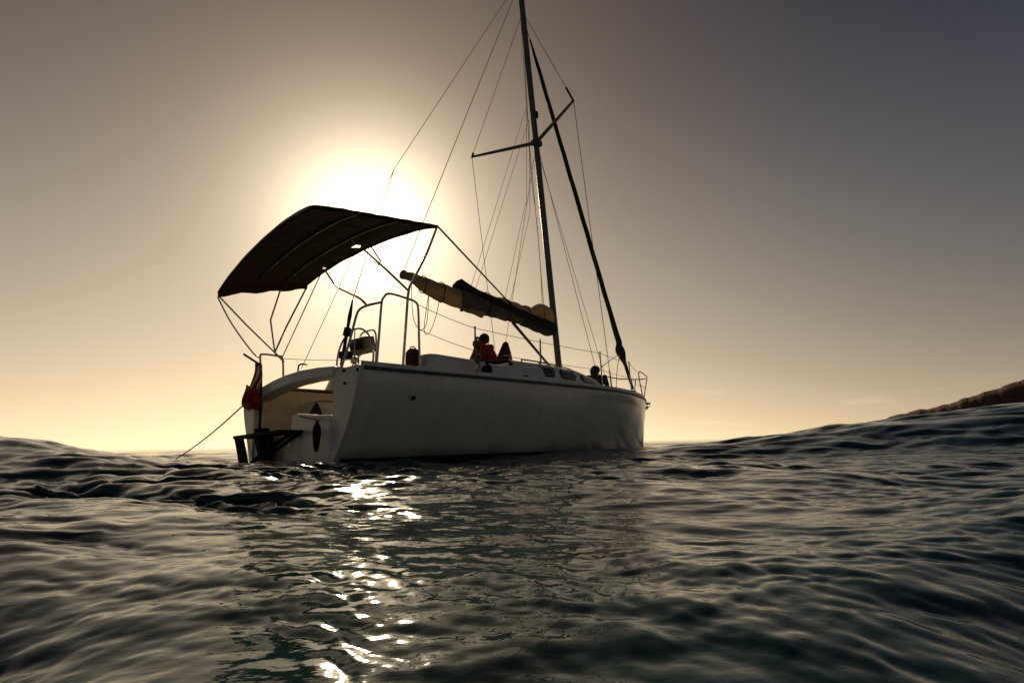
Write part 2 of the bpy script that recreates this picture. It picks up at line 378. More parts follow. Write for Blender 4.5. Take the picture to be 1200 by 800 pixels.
# ================================================================== THE BOAT
L = 9.18
BX = [0, 1.5, 3.0, 4.5, 5.5, 6.5, 7.5, 8.3, 8.8, 9.08, L]
BY = [1.40, 1.47, 1.49, 1.45, 1.36, 1.16, 0.84, 0.50, 0.25, 0.09, 0.015]
WX_ = [0, 1.5, 3.0, 4.5, 6.0, 7.5, 8.4, 8.9, L]
WY_ = [1.06, 1.20, 1.26, 1.18, 0.86, 0.43, 0.15, 0.02, 0.0]
def sheer(x): return 1.02+0.18*(x/L)**1.2
def smoothip(x, xs, ys): # averaged linear interpolation
    return sum(ip(min(max(x+d, 0), L), xs, ys) for d in (-.35, -.2, -.08, 0, .08, .2, .35))/7 if 0.4 < x < L-0.4 else ip(x, xs, ys)
def halfb(x): return smoothip(x, BX, BY)
def halfw(x): return smoothip(x, WX_, WY_)
def section(x, n=18):
    """starboard half section from sheer down to keel as (half breadth, z)"""
    b, w, s = halfb(x), halfw(x), sheer(x)
    zk = -0.42*max(0.0, 1-(x/(L-0.25))**6)-0.02
    P0, P1, P2, P3 = (b, s), (b*1.01, s*0.55), (w*1.02+0.0*b, 0.16), (w*0.86, -0.06)
    out = []
    for i in range(n):
        t = i/(n-1); q = 1-t
        out.append((q**3*P0[0]+3*q*q*t*P1[0]+3*q*t*t*P2[0]+t**3*P3[0], q**3*P0[1]+3*q*q*t*P1[1]+3*q*t*t*P2[1]+t**3*P3[1]))
    for f_, zf in ((0.66, 0.55), (0.36, 0.85), (0.0, 1.0)):
        out.append((w*0.86*f_/1.0, -0.06+(zk+0.06)*zf))
    return out
def stemx(x, z):   # slight rake of the bow
    s = sheer(x); k = max(0, (x-7.2)/(L-7.2)); return x-0.26*k*k*(1-max(min(z/s, 1), -0.3))
XS = [L*(1-(1-i/60)**1.25) for i in range(61)]
XS = sorted(set([0.0]+[round(x, 4) for x in XS]))
mb = MB(); rows = []
for x in XS:
    sec = section(x)
    row = [V(stemx(x, z), -y, z) for y, z in sec] + [V(stemx(x, z), y, z) for y, z in sec[::-1][1:]]
    rows.append(row)
mb.grid(rows)
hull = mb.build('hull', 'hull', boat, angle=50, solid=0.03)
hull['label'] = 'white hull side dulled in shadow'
# antifouling band just under and at the waterline
rows = []
for x in XS:
    sec = [(y, z) for y, z in section(x, 40) if -0.3 < z < 0.05]
    sec = sec[:8] if len(sec) >= 8 else sec
    sec = [(ip(q, [0, len(sec)-1], [0, len(sec)-1]), q) for q in range(len(sec))] and sec
    zs = np.linspace(0.045, -0.05, 6); ys = [ip(z, [p[1] for p in section(x, 40)][::-1], [p[0] for p in section(x, 40)][::-1]) for z in zs]
    rows.append([V(stemx(x, z), -(y+0.018), z) for y, z in zip(ys, zs)])
for sgn in (1, -1):
    MB().grid([[V(p.x, p.y*sgn, p.z) for p in r] for r in rows]).build('boot_stripe', 'anti', boat, solid=0.004)
# rub rail below the deck edge, toe rail on top
for sgn in (-1, 1):
    pts = []
    for x in XS:
        pts.append(V(x, sgn*(halfb(x)+0.012), sheer(x)-0.035))
    mb = MB(); 
    rowsr = [[p+V(0, 0, .022), p+V(0, sgn*.022, .016), p+V(0, sgn*.022, -.016), p+V(0, 0, -.022)] for p in pts]
    mb.grid(rowsr).build('rub_rail', 'rub', boat)
    rowsr = [[p+V(0, sgn*-.005, .03), p+V(0, sgn*-.008, .075), p+V(0, sgn*-.04, .075), p+V(0, sgn*-.045, .03)] for p in pts]
    MB().grid(rowsr).build('toe_rail', 'gel2', boat)

# deck: side decks and foredeck round the cockpit well and coachroof
CK0, CK1 = 0.02, 3.0
def inner(x): return 0.98 if x < CK1 else 0.0
for sgn in (-1, 1):
    rows = []
    for x in [q for q in XS if q < CK1]+[CK1]:
        b = halfb(x)-0.01
        rows.append([V(x, sgn*(b+(0.80-b)*t), sheer(x)+0.02*t) for t in np.linspace(0, 1, 6)])
    MB().grid(rows).build('side_deck', 'gel2', boat)
rows = []
for x in [CK1]+[q for q in XS if q > CK1+.02]:
    b = max(halfb(x)-0.01, 0.004)
    rows.append([V(x, b*t, sheer(x)+0.06*(1-t*t)) for t in np.linspace(-1, 1, 15)])
MB().grid(rows).build('foredeck', 'gel2', boat)

# cockpit: sole, seats, bulkhead, coamings
MB().box((1.45, 0, 0.33), (2.9, 1.9, 0.04)).build('cockpit_sole', 'teak', boat)
for sgn in (-1, 1):
    MB().box((1.75, sgn*0.70, 0.60), (2.45, 0.52, 0.46), bev=0.03).build('cockpit_seat', 'gel2', boat)
    o = MB()
    for k in range(4): o.box((1.75, sgn*(0.52+0.12*k), 0.842), (2.3, 0.105, 0.02))
    o.build('seat_slats', 'teak', boat)
    MB().box((1.5, sgn*0.955, 0.68), (2.96, 0.03, 0.68)).build('cockpit_liner', 'liner', boat)
MB().box((3.0, 0, 0.85), (0.06, 1.94, 1.0), bev=0.01).build('bulkhead', 'gel2', boat)
MB().box((2.955, 0, 0.95), (0.03, 0.62, 0.9), bev=0.01).build('companionway_door', 'teak', boat)
def loft(secs, mats=None):
    return MB().grid(secs)
for sgn in (-1, 1):   # rounded cockpit coaming running forward into the coachroof
    rows = []
    for x in np.linspace(1.02, 3.5, 26):
        h = ip(x, [1.02, 1.06, 1.12, 1.25, 1.9, 2.5, 3.5], [0.0, 0.20, 0.27, 0.30, 0.285, 0.25, 0.30])
        zb = sheer(x)+0.005
        prof = [(1.20, 0), (1.19, .55), (1.15, .9), (1.08, 1.0), (1.0, 1.0), (0.95, .92), (0.93, .5), (0.93, -0.3)]
        rows.append([V(x, sgn*y, zb+h*f_) for y, f_ in prof])
    MB().grid(rows).build('cockpit_coaming', 'gel', boat, angle=60)
# coachroof
CW = [(2.95, 1.06), (4.0, 1.04), (5.0, 0.94), (5.8, 0.78), (6.5, 0.55), (6.95, 0.30), (7.1, 0.12)]
CH_ = [(2.95, 0.45), (4.0, 0.46), (5.0, 0.43), (5.8, 0.34), (6.5, 0.17), (6.95, 0.06), (7.1, 0.0)]
def cw(x): return ip(x, *zip(*CW))
def chh(x): return ip(x, *zip(*CH_))
rows = []
for x in np.linspace(2.95, 7.1, 40):
    w, h, zb = cw(x), chh(x), sheer(x)+0.03
    prof = [(1.0, -0.1), (0.985, .3), (0.96, .55), (0.93, .72), (0.86, .82), (0.7, .89), (0.4, .97), (0, 1.0)]
    rows.append([V(x, -w*a, zb+h*b) for a, b in prof]+[V(x, w*a, zb+h*b) for a, b in prof[::-1][1:]])
coach = MB().grid(rows).build('coachroof', 'gel', boat, angle=50)
MB().box((2.98, 0, 1.26), (0.03, 1.8, 0.34)).build('coachroof_end', 'gel', coach)
MB().box((3.35, 0, 1.55), (0.75, 0.66, 0.05), bev=0.015).build('sliding_hatch', 'black', coach)
MB().box((6.1, 0, 1.44), (0.5, 0.5, 0.06), Euler((0, 0.12, 0)), bev=0.015).build('deck_hatch', 'black', coach)
for sgn in (-1, 1):
    for (a, b) in ((3.55, 4.10), (4.22, 4.85), (4.97, 6.0)):
        rows = []
        for x in np.linspace(a, b, 10):
            t = (x-a)/(b-a); hh = min(1, 6*t+.35, 6*(1-t)+.2)
            w, h, zb = cw(x), chh(x), sheer(x)+0.03
            lo, hi = 0.50-0.18*hh, 0.50+0.20*hh
            yy = lambda q: w*ip(q, [-.1, .3, .55, .72], [1.0, .985, .96, .93])+0.008
            rows.append([V(x, sgn*yy(q), zb+h*q) for q in np.linspace(lo, hi, 4)])
        MB().grid(rows).build('window', 'glass', coach, solid=0.008)
    # handrail on the roof
    mb = MB(); hp = [V(x, sgn*cw(x)*0.62, sheer(x)+0.03+chh(x)*0.92+0.055) for x in np.linspace(3.6, 5.6, 9)]
    mb.tube(hp, 0.013, 6)
    for p in hp[::2]: mb.tube([p, p-V(0, 0, .07)], 0.012, 6)
    mb.build('handrail', 'teak', coach)

# transom with its cut-outs
def edge(z): # half breadth of the transom at height z
    s = section(0.0, 60); return ip(z, [p[1] for p in s][::-1], [p[0] for p in s][::-1])
def tr(a, b, d): return V(d, a, b)
tm = MB()
zs = np.linspace(-0.05, 1.015, 22)
tm.prism([(-edge(z)+0.004, z) for z in zs]+[(-0.93, 1.015), (-0.93, 0.55), (-0.90, 0.50), (-0.90, -0.05)], -0.055, 0.02, tr)
tm.build('transom_quarter', 'gel', boat, smooth=False, bev=0.012)
tm = MB(); tm.prism([(edge(z)-0.004, z) for z in zs]+[(1.04, 1.015), (1.02, 0.40), (1.02, -0.05)], -0.055, 0.02, tr)
tm.build('transom_quarter', 'gel', boat, smooth=False, bev=0.012)
tm = MB(); tm.prism([(-0.902, -0.05), (-0.902, 0.52), (-0.60, 0.545), (-0.12, 0.60), (-0.03, 0.58), (-0.01, 0.40), (-0.03, -0.05)], -0.065, 0.0, tr)
tm.build('transom_step', 'gel', boat, smooth=False, bev=0.015)
tm = MB(); tm.prism([(-0.03, -0.05), (-0.03, 0.33), (1.03, 0.33), (1.03, -0.05)], -0.03, 0.01, tr)
tm.build('transom_sill', 'gel', boat, smooth=False, bev=0.012)
MB().prism([(-0.03, -0.05), (-0.03, 0.315), (-0.90, 0.53), (-0.90, -0.05)], 0.0, 0.30, tr).build('boarding_step', 'gel2', boat, smooth=False)
# curved helm bench bridging the stern
bot = [(1.06, 0.84), (0.75, 0.89), (0.4, 0.935), (0.0, 0.962), (-0.4, 0.962), (-0.8, 0.94), (-0.95, 0.93)]
top = [(-0.95, 1.06), (-0.6, 1.095), (-0.2, 1.115), (0.15, 1.11), (0.5, 1.08), (0.8, 1.035), (1.06, 0.975)]
MB().prism(bot+top, -0.075, 0.12, tr).build('helm_bench', 'gel', boat, smooth=False, bev=0.025)
# bolts and outlet
for (x, y) in ((403, 434), (419, 433), (404, 449)):
    p = px(x, y, 0, -0.06); MB().lathe(p, [(0.018, 0), (0.016, 0.012), (0.0, 0.016)], 10, (-1, 0, 0)).build('bolt', 'black', boat)
p = px(484, 466, 1, -1.43); MB().lathe(p, [(0.024, 0), (0.024, 0.02), (0.012, 0.022)], 12, (0, -1, 0)).build('drain_outlet', 'black', boat)

# black swim platform on curved brackets, folded ladder beside it
pl = MB().box((-0.21, 0.29, 0.375), (0.30, 1.22, 0.04), bev=0.012)
plat = pl.build('swim_platform', 'black', boat)
MB().box((-0.10, 0.55, 0.16), (0.05, 0.34, 0.46), bev=0.012).build('platform_dark_fill', 'black', plat)  # black panel added to stand for the darkness beneath the platform
for y in (0.80, 0.25):
    pts = [V(-0.34, y+.05, 0.36), V(-0.32, y, 0.20), V(-0.30, y-.03, 0.05), V(-0.28, y-.04, -0.15)]
    mb = MB(); mb.grid([[p+V(0.03*w, -.11*w, 0) for w in (0, .5, 1)] for p in catmull(pts, 1, 5)[0]])
    mb.build('platform_bracket', 'black', plat, solid=0.05)
for y in (-0.02, -0.27):
    MB().tube([V(-0.08, y, 0.36), V(-0.30, y+.45, 0.06), V(-0.30, y+.5, -0.1)], 0.022, 8, smooth=4).build('platform_strut', 'black', plat)
MB().box((-0.20, 0.45, 0.42), (0.16, 0.10, 0.09), bev=0.02).build('platform_cleat', 'black', plat)

# ---- mast, spreaders, boom
RK = tan(radians(3.8))
def mast(z, y=0.0): return V(5.6-RK*(z-1.65), y, z)
mm = MB(); pts = [mast(z) for z in (1.38, 2.5, 6.7, 9.0, 10.75)]
def oval(mb, pts, rx, ry, n=14):
    rows = [[p+V(rx*cos(2*pi*j/n), ry*sin(2*pi*j/n), 0) for j in range(n+1)] for p in pts]; return mb.grid(rows)
oval(mm, pts, 0.085, 0.055); mm.box(mast(10.76), (0.17, 0.11, 0.03)); mm.box(mast(1.39), (0.26, 0.2, 0.04))
mst = mm.build('mast', 'alu', boat)
ZS = 6.73
tipP, tipS = px(553, 184, 1, 1.22), px(672, 118, 1, -1.26)
root = mast(ZS)
for tip in (tipP, tipS):
    o = MB(); d = (tip-root)
    o.tube([root+d*0.03, root+d*0.5, tip], [0.042, 0.036, 0.026], 8)
    sp = o.build('spreader', 'alu', mst)
    MB().tube([tip-V(0, 0, .02), tip+(mast(10.0)-tip).normalized()*(0.42 if tip is tipS else 0.10)], 0.024, 8).build('spreader_boot', 'cover', sp)
MB().box(mast(ZS)+V(0.02, 0, 0), (0.22, 0.17, 0.12), bev=0.02).build('spreader_bracket', 'alu', mst)
MB().box(mast(7.45)+V(0.10, -0.02, 0), (0.07, 0.06, 0.16), bev=0.015).build('deck_light', 'black', mst)
MB().box(mast(5.7)+V(0.0, -0.06, 0), (0.03, 0.03, 0.10), bev=0.01).build('mast_cleat', 'steel', mst)

# boom with the stowed sail
gn = mast(2.52)+V(-0.09, 0, 0); be = px(473, 322, 1, 0.0)
bd = (be-gn); bl = bd.length; bdn = bd.normalized()
boom = MB().tube([gn, gn+bd*0.5, be], 0.058, 12).build('boom', 'alu', boat)
MB().lathe(be-bdn*0.03, [(0.062, 0), (0.075, 0.02), (0.07, 0.06), (0.03, 0.085)], 14, bdn).build('boom_end_fitting', 'pod', boom)
def bundle(t0, t1, n, prof, seed, rough=0.02, hang=None):
    """a stowed sail body along the boom; prof(t) -> (half width, bottom, top)"""
    rs = np.random.default_rng(seed); rows = []; side = V(0, 1, 0); upv = V(0, 0, 1)
    ph = rs.uniform(0, 6, 8); m_ = 22
    for i in range(n):
        t = t0+(t1-t0)*i/(n-1); c = gn+bd*t; hw, zb, zt = prof(t); row = []
        for j in range(m_+1):
            a = 2*pi*j/m_
            k = 1+rough*6*(0.5*sin(3*a+ph[0]+t*19)+0.35*sin(5*a+ph[1]-t*31)+0.4*sin(2*a+ph[2]+t*47)+.3*sin(9*a+ph[4]+t*23)+.3*sin(7*a+ph[5]-t*83))*0.35
            cc, ss = cos(a), sin(a)
            sx = hw*k*(abs(cc)**0.8)*(1 if cc > 0 else -1)
            zz = (zb+zt)/2+(zt-zb)/2*k*(abs(ss)**0.9)*(1 if ss > 0 else -1)+rough*0.5*sin(t*70+ph[3])
            row.append(c+side*sx+upv*zz)
        rows.append(row)
    mbb = MB().grid(rows)
    for r_ in (rows[0], rows[-1]):
        k = len(mbb.v); mbb.v += [tuple(p) for p in r_[:-1]]; mbb.f.append(tuple(range(k, k+m_)))
    return mbb
# t = 0 at the mast, 1 at the aft end
bundle(0.55, 0.99, 40, lambda t: (0.085, ip(t, [.55, .8, .88, .93, .96, 1], [-.26, -.23, -.19, -.10, -.06, -.05]), ip(t, [.6, .9, .97, 1.0], [.10, .08, .07, .05])), 3, 0.012).build('stowed_sail_end', 'sail', boom, angle=70)
bundle(0.28, 0.695, 40, lambda t: (0.115, ip(t, [.28, .5, .66, .695], [-.13, -.185, -.235, -.22]), ip(t, [.28, .6, .69], [.05, .10, .12])), 6, 0.013).build('lit_cover_side', 'belly', boom, angle=70)  # paler body added as the lit lower side of the cover
bundle(0.015, 0.71, 60, lambda t: (ip(t, [0, .2, .5, .7], [.165, .155, .135, .10]), ip(t, [0, .05, .12, .25, .4, .55, .71], [-.14, -.17, -.16, -.13, -.05, .02, .10]), ip(t, [0, .03, .10, .3, .5, .63, .69, .71], [.10, .13, .13, .15, .18, .23, .30, .20])), 5, 0.012).build('sail_cover', 'cover', boom, angle=70)
bundle(0.03, 0.52, 44, lambda t: (ip(t, [0, .1, .3, .5], [.155, .15, .11, .05]), 0.05, ip(t, [0.02, .05, .09, .13, .18, .26, .4, .52], [.26, .43, .46, .40, .27, .25, .25, .20])), 9, 0.020).build('flaked_mainsail', 'sail', boom, angle=70)
for t, hw, zb, zt in ((.12, .165, -.17, .40), (.24, .16, -.145, .27), (.38, .15, -.17, .25), (.52, .14, -.20, .24), (.80, .10, -.24, .11), (.90, .095, -.19, .10)):
    c_ = gn+bd*t
    MB().tube([c_+V(.012*sin(3*a), hw*0.99*(abs(cos(a))**.8)*(1 if cos(a) > 0 else -1), (zb+zt)/2+(zt-zb)/2*0.965*sin(a)) for a in np.linspace(0, 2*pi, 25)[:-1]], 0.008, 6, closed=True).build('sail_tie', 'rope_d', boom)
# ties, blocks and dangling lines under the boom
for (x, y) in ((507, 347), (514, 350), (541, 364)):
    p = px(x, y, 1, 0.0); MB().box(p+V(0, 0, .02), (0.05, 0.04, 0.07), bev=0.012).build('block', 'black', boom)
    MB().tube([p+V(0, 0, .03), p+V(0, 0, .16)], 0.006, 6).build('block_strap', 'rope_d', boom)
for pts_ in ([(482, 328), (484, 370), (492, 386), (500, 378), (503, 338)], [(503, 340), (497, 385), (503, 390), (511, 370), (516, 345)]):
    MB().tube([px(x, y, 1, 0.0) for x, y in pts_], 0.006, 6, smooth=5).build('hanging_sheet', 'rope', boom)
MB().tube([px(601, 378, 1, 0.0), mast(1.55)-V(.06, 0, 0)], [0.03, 0.024], 8).build('boom_vang', 'alu', boat)

# ---- standing and running rigging
def wire(name, a, b, r=0.006, mt='wire', sag=0.0, parent=boat):
    a, b = Vector(a), Vector(b); n = 9 if sag else 2
    return MB().tube([a+(b-a)*i/(n-1)-V(0, 0, sag*4*(i/(n-1))*(1-i/(n-1))) for i in range(n)], r, 6).build(name, mt, parent)
hd = mast(10.0)
cpS, cpP = V(5.3, -1.36, 1.10), V(5.3, 1.36, 1.10)
for tip, cp in ((tipS, cpS), (tipP, cpP)):
    wire('shroud', hd, tip, 0.006); wire('shroud', tip, cp, 0.006)
    MB().tube([cp-V(0, 0, .05), cp+(tip-cp).normalized()*0.36], [0.018, 0.013], 8).build('turnbuckle', 'steel', boat)
for sgn in (-1, 1):
    wire('lower_shroud', mast(6.55, sgn*.05), V(5.05, sgn*1.28, 1.10), 0.005)
wire('inner_stay', mast(6.4)+V(.08, 0, 0), V(7.15, -0.25, 1.25), 0.005)
fsb, fst = px(745, 468, 1, 0.0), mast(9.65)+V(.09, 0, 0)
wire('forestay', fsb, fst, 0.008)
fd = fst-fsb
def jr(t): return ip(t, [0.03, .06, .10, .125, .14, .16, .25, .6, .9, .97], [.035, .04, .045, .13, .165, .075, .058, .055, .045, .02])
cl = []
rows = []
ts = np.concatenate([np.linspace(.03, .25, 24), np.linspace(.26, .97, 90)])
for t in ts:
    c = fsb+fd*t; r_ = jr(t); rows.append([c+V(-r_*0.5 if .10 < t < .155 else 0, 0, 0)+V(cos(a)*r_, sin(a)*r_*(0.7 if .1 < t < .16 else 1), 0.004*sin(2*a+t*90))*(1+0.05*sin(t*60+a)) for a in np.linspace(0, 2*pi, 13)])
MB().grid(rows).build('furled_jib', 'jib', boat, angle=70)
MB().lathe(fsb+fd*0.012, [(0.03, 0), (0.075, 0.01), (0.05, 0.04), (0.05, 0.08), (0.075, 0.11), (0.03, 0.12)], 14, fd.normalized()).build('furling_drum', 'black', boat)
jc = fsb+fd*0.135
for e_ in ((705, 430), (722, 455)):
    MB().tube([jc-V(.12, 0, .05), px((e_[0]+728)/2-2, (e_[1]+405)/2+5, 1, -0.5), px(*e_, 1, -0.9)], 0.008, 6, smooth=4).build('jib_sheet', 'rope', boat)
# split backstay and topping lift
brd = px(462, 198, 1, 0.0)
mtop = mast(10.7)+V(-.1, 0, 0)
wire('backstay', mtop, brd, 0.005)
tkS = px(413, 352, 1, -1.0)
bsS = px(400, 428, 1, -1.15); bsP = px(353, 432, 1, 1.0)
wire('backstay_leg', brd, tkS, 0.005); wire('backstay_leg', brd, bsP, 0.005)
tk = MB().tube([tkS, tkS*0.75+bsS*0.25], [0.010, 0.024], 8); tk.tube([tkS*0.75+bsS*0.25, tkS*0.55+bsS*0.45], [0.024, 0.016], 8)
tk.tube([tkS*0.55+bsS*0.45, tkS*.45+bsS*.55], [.04, .045], 8); tk.tube([tkS*0.45+bsS*0.55, bsS], 0.02, 8)
tk.build('backstay_tackle', 'black', boat)
wire('topping_lift', mast(10.6)+V(-.09, 0, 0), be+V(0, 0, .06), 0.007)
# lazy jacks and halyards
for (a, b) in (((617, 125), (552, 336)), ((620, 140), (557, 340)), ((616, 238), (590, 358)), ((621, 250), (596, 362)), ((617, 130), (617, 240)), ((620, 140), (621, 250))):
    wire('lazy_jack', px(*a, 1, 0.06), px(*b, 1, 0.0), 0.0045, 'rope')
MB().tube([px(x, y, 1, -0.02) for x, y in ((612, 20), (617, 110), (622, 200), (629, 260), (636, 345), (640, 375))], 0.006, 6, smooth=5).build('halyard', 'rope', boat)
MB().tube([px(x, y, 1, 0.05) for x, y in ((610, 20), (619, 150), (627, 240), (633, 310), (636, 372))], 0.005, 6, smooth=5).build('halyard', 'rope', boat)
wire('preventer_rope', px(633, 398, 1, -0.15), px(634, 449, 1, -1.30), 0.017, 'rope_d')

# ---- rails: pushpit hoops, stanchions, lifelines, pulpit
YS = -1.28
def P2(x, y, yy=YS): return px(x, y, 1, yy)
TR = 0.0145
MB().tube([P2(400, 431), P2(409, 402), P2(417, 372), P2(421, 363), P2(430, 358), P2(447, 354)], TR, 8, smooth=4).build('pushpit_rail', 'steel', boat)
MB().tube([P2(441, 430), P2(444, 395), P2(447, 357), P2(450, 348), P2(457, 344), P2(478, 350), P2(487, 354), P2(490, 362), P2(491, 395), P2(492, 434)], TR, 8, smooth=4).build('pushpit_rail', 'steel', boat)
YP = 1.28
MB().tube([P2(306, 450, YP), P2(305, 420, YP), P2(308, 415, YP), P2(325, 417, YP), P2(331, 420, YP), P2(332, 446, YP)], TR, 8, smooth=4).build('pushpit_rail', 'steel', boat)
MB().tube([P2(350, 446, YP), P2(350, 428, YP), P2(360, 427, YP)], TR, 8, smooth=3).build('pushpit_rail', 'steel', boat)
def stanchion(x, y, h=0.64, lean=0.0):
    b = V(x, y, sheer(x)+0.0); t = b+V(0, 0, h)
    mb = MB().tube([b, t], 0.0125, 8); mb.lathe(b, [(0.03, 0), (0.03, .02), (.016, .05)], 10); mb.lathe(t, [(0.016, 0), (0.016, .02), (.004, .03)], 8)
    mb.build('stanchion', 'steel', boat); return t
sS = [stanchion(x, -(halfb(x)-0.06)) for x in (1.72, 5.0, 6.6)]
sP = [stanchion(x, (halfb(x)-0.06)) for x in (1.72, 5.0, 6.6)]
pulS, pulP = V(8.1, -0.50, 1.78), V(8.1, 0.50, 1.78)
for ends, st in (((P2(490, 357), pulS), sS), ((P2(331, 420, YP), pulP), sP)):
    up_ = [ends[0]]+[s_ for s_ in st]+[ends[1]]
    for i in range(len(up_)-1):
        wire('lifeline', up_[i], up_[i+1], 0.0045, 'wire', 0.015)
        a = up_[i]-V(0, 0, .31); b = up_[i+1]-V(0, 0, .31); wire('lifeline', a, b, 0.004, 'wire', 0.015)
mb = MB()
nose = px(757, 453, 1, 0.0); nose.x = 9.3
mb.tube([V(8.1, -0.55, 1.2), pulS, V(8.7, -.36, 1.80), V(9.2, -.16, 1.80), V(9.32, 0, 1.80), V(9.2, .16, 1.80), V(8.7, .36, 1.80), pulP, V(8.1, .55, 1.2)], 0.0145, 8, smooth=4)
for s_ in (-1, 1):
    mb.tube([V(8.95, s_*.14, 1.22), V(9.2, s_*.16, 1.80)], 0.0135, 8)
    mb.tube([V(8.1, s_*.54, 1.48), V(9.05, s_*.16, 1.5)], 0.009, 6)
mb.build('pulpit', 'steel', boat)
MB().box((9.28, 0, 1.17), (0.42, 0.10, 0.05), bev=0.012).build('bow_roller', 'steel', boat)
an = MB().tube([V(8.95, 0, 1.215), V(9.30, 0, 1.20), V(9.40, 0, 1.13)], 0.016, 8, smooth=4)
an.grid([[V(9.41, -.07, 1.12), V(9.43, 0, 1.10), V(9.41, .07, 1.12)], [V(9.32, -.06, 1.04), V(9.32, 0, 1.02), V(9.32, .06, 1.04)], [V(9.22, -.012, .98), V(9.22, 0, .975), V(9.22, .012, .98)]])
anc = an.build('anchor', 'steel', None)

# ---- bimini
B_, C_, A_, D_ = px(363, 238, 1, -1.30), px(512, 264, 1, -1.35), px(256, 338, 1, 1.30), px(360, 332, 1, 1.38)
NU, NV = 40, 40
def can(u, v):   # u aft..fwd, v port..starboard
    p = A_*(1-u)*(1-v)+D_*u*(1-v)+B_*(1-u)*v+C_*u*v
    arch = 0.15*(1-abs(2*v-1)**2.4)-0.035*math.exp(-u/0.06)
    scal = -0.025*abs(sin(pi*u*3))*(1-(2*v-1)**4)
    return p+V(0, 0, arch+scal+0.003*sin(u*37+v*9)*sin(v*23)+0.002*sin(u*61-v*31))
rows = [[can(i/NU, j/NV) for j in range(NV+1)] for i in range(NU+1)]
cb = MB().grid(rows)
holes = [(421, 288), (380, 314), (416, 289)]
def proj(b):
    w = BM @ b-CAM; z = w.dot(fwd); return (600+F*w.dot(rt)/z, 400-F*w.dot(up)/z)
keep = []
for f_ in cb.f:
    c = sum((Vector(cb.v[i]) for i in f_), V(0, 0, 0))/4; q = proj(c)
    if any((q[0]-h[0])**2+((q[1]-h[1])*1.6)**2 < 3.1**2 for h in holes): continue
    keep.append(f_)
cb.f = keep
bim = cb.build('bimini_top', 'canvas', boat, solid=0.012, angle=70)
# hanging edges
def valance(a, b, drop, n=30, side='v', val=0.0):
    rows = []
    for i in range(n+1):
        t = a+(b-a)*i/n; p = can(t, val) if side == 'v' else can(val, t)
        rows.append([p+V(0, 0, .004), p-V(0, 0, drop*.5)+V(.006*sin(t*40), .012*sin(t*25), 0), p-V(0, 0, drop*(0.9+.12*sin(t*19)))])
    return MB().grid(rows)
valance(0, 1, 0.11, val=0.0).build('bimini_valance', 'canvas', bim, solid=0.008)
valance(0, 1, 0.05, val=1.0).build('bimini_valance', 'canvas', bim, solid=0.008)
valance(0, 1, 0.06, side='u', val=0.0).build('bimini_valance', 'canvas', bim, solid=0.008)
valance(0, 1, 0.04, side='u', val=1.0).build('bimini_valance', 'canvas', bim, solid=0.008)
for u in (0.0, 0.34, 0.67, 1.0):  # cross bows under the cloth
    MB().tube([can(u, v/14)-V(0, 0, .022) for v in range(15)], 0.0125, 8).build('bimini_bow', 'alu', bim)
def pole(pts, r=0.0125, mt='steel', smooth=0): return MB().tube(pts, r, 8, smooth=smooth).build('bimini_pole', mt, boat)
pS = lambda x, y: px(x, y, 1, -1.31)
pole([can(1, 1)-V(0, 0, .02), pS(500, 297), pS(485, 327), pS(479, 340), pS(476, 375), pS(472, 432)], 0.016, smooth=4)
pole([can(0.97, .50)-V(0, 0, .02), pS(455, 318), pS(479, 341)], 0.0145)
pole([can(0.97, .18)-V(0, 0, .02), px(394, 335, 1, .2), px(408, 343, 1, -.6), pS(422, 350), pS(430, 358)], 0.0145, smooth=4)
pole([can(0.98, .55)-V(0, 0, .02), px(446, 306, 1, -.2), px(444, 311, 1, -.25), px(441, 306, 1, -.2)], 0.012)
pP = lambda x, y: px(x, y, 1, 1.30)
J = pP(322, 413)
pole([can(1, 0)-V(0, 0, .05), pP(336, 382), J], 0.0135)
pole([can(0.67, 0)-V(0, 0, .08), pP(317, 375), J], 0.0125)
pole([can(0.0, 0)-V(0, 0, .06), pP(288, 380), J], 0.0115)
pole([can(0.0, 0)-V(0, 0, .09), pP(272, 380), pP(297, 414), pP(306, 419)], 0.0105, smooth=4)
pole([can(1, 0.12)-V(0, 0, .03), pP(331, 418)], 0.0085)
MB().tube([J, pP(333, 424)], 0.0145, 8).build('bimini_pole', 'steel', boat)
wire('bimini_strap', can(1, 1), px(601, 359, 1, -0.14), 0.013, 'rope_d')

# ---- wheel, pedestal, instruments
wc = V(0.80, 0.0, 1.36); WR = 0.44
wm = MB(); wm.tube([wc+V(0.05*cos(a)*0, WR*cos(a), WR*sin(a)) for a in np.linspace(0, 2*pi, 41)[:-1]], 0.014, 8, closed=True)
wheel = wm.build('steering_wheel', 'steel', boat)
MB().lathe(wc-V(0.03, 0, 0), [(0.05, 0), (0.055, .03), (0.03, .07)], 14, (1, 0, 0)).build('hub', 'steel', wheel)
for k in range(5):
    a = 2*pi*k/5+0.3; MB().tube([wc, wc+V(0, WR*cos(a), WR*sin(a))], 0.009, 6).build('spoke', 'steel', wheel)
ped = MB().lathe(V(0.98, 0, 0.34), [(0.15, 0), (0.12, .08), (0.09, .5), (0.085, .95)], 18).build('pedestal', 'gel', boat)
pod = MB().box(px(425, 405, 1, 0.05), (0.16, 0.38, 0.24), Euler((0, -.25, 0.1)), bev=0.04).build('instrument_pod', 'pod', ped)
MB().box(px(423, 406, 1, 0.05)+V(-.085, 0, .02), (0.02, 0.26, 0.16), Euler((0, -.25, .1)), bev=0.008).build('instrument_screen', 'glass', pod)
MB().tube([V(1.0, -.2, 1.2), V(1.0, -.2, 1.72), V(1.0, 0, 1.80), V(1.0, .2, 1.72), V(1.0, .2, 1.2)], 0.013, 8, smooth=4).build('pedestal_guard', 'steel', ped)
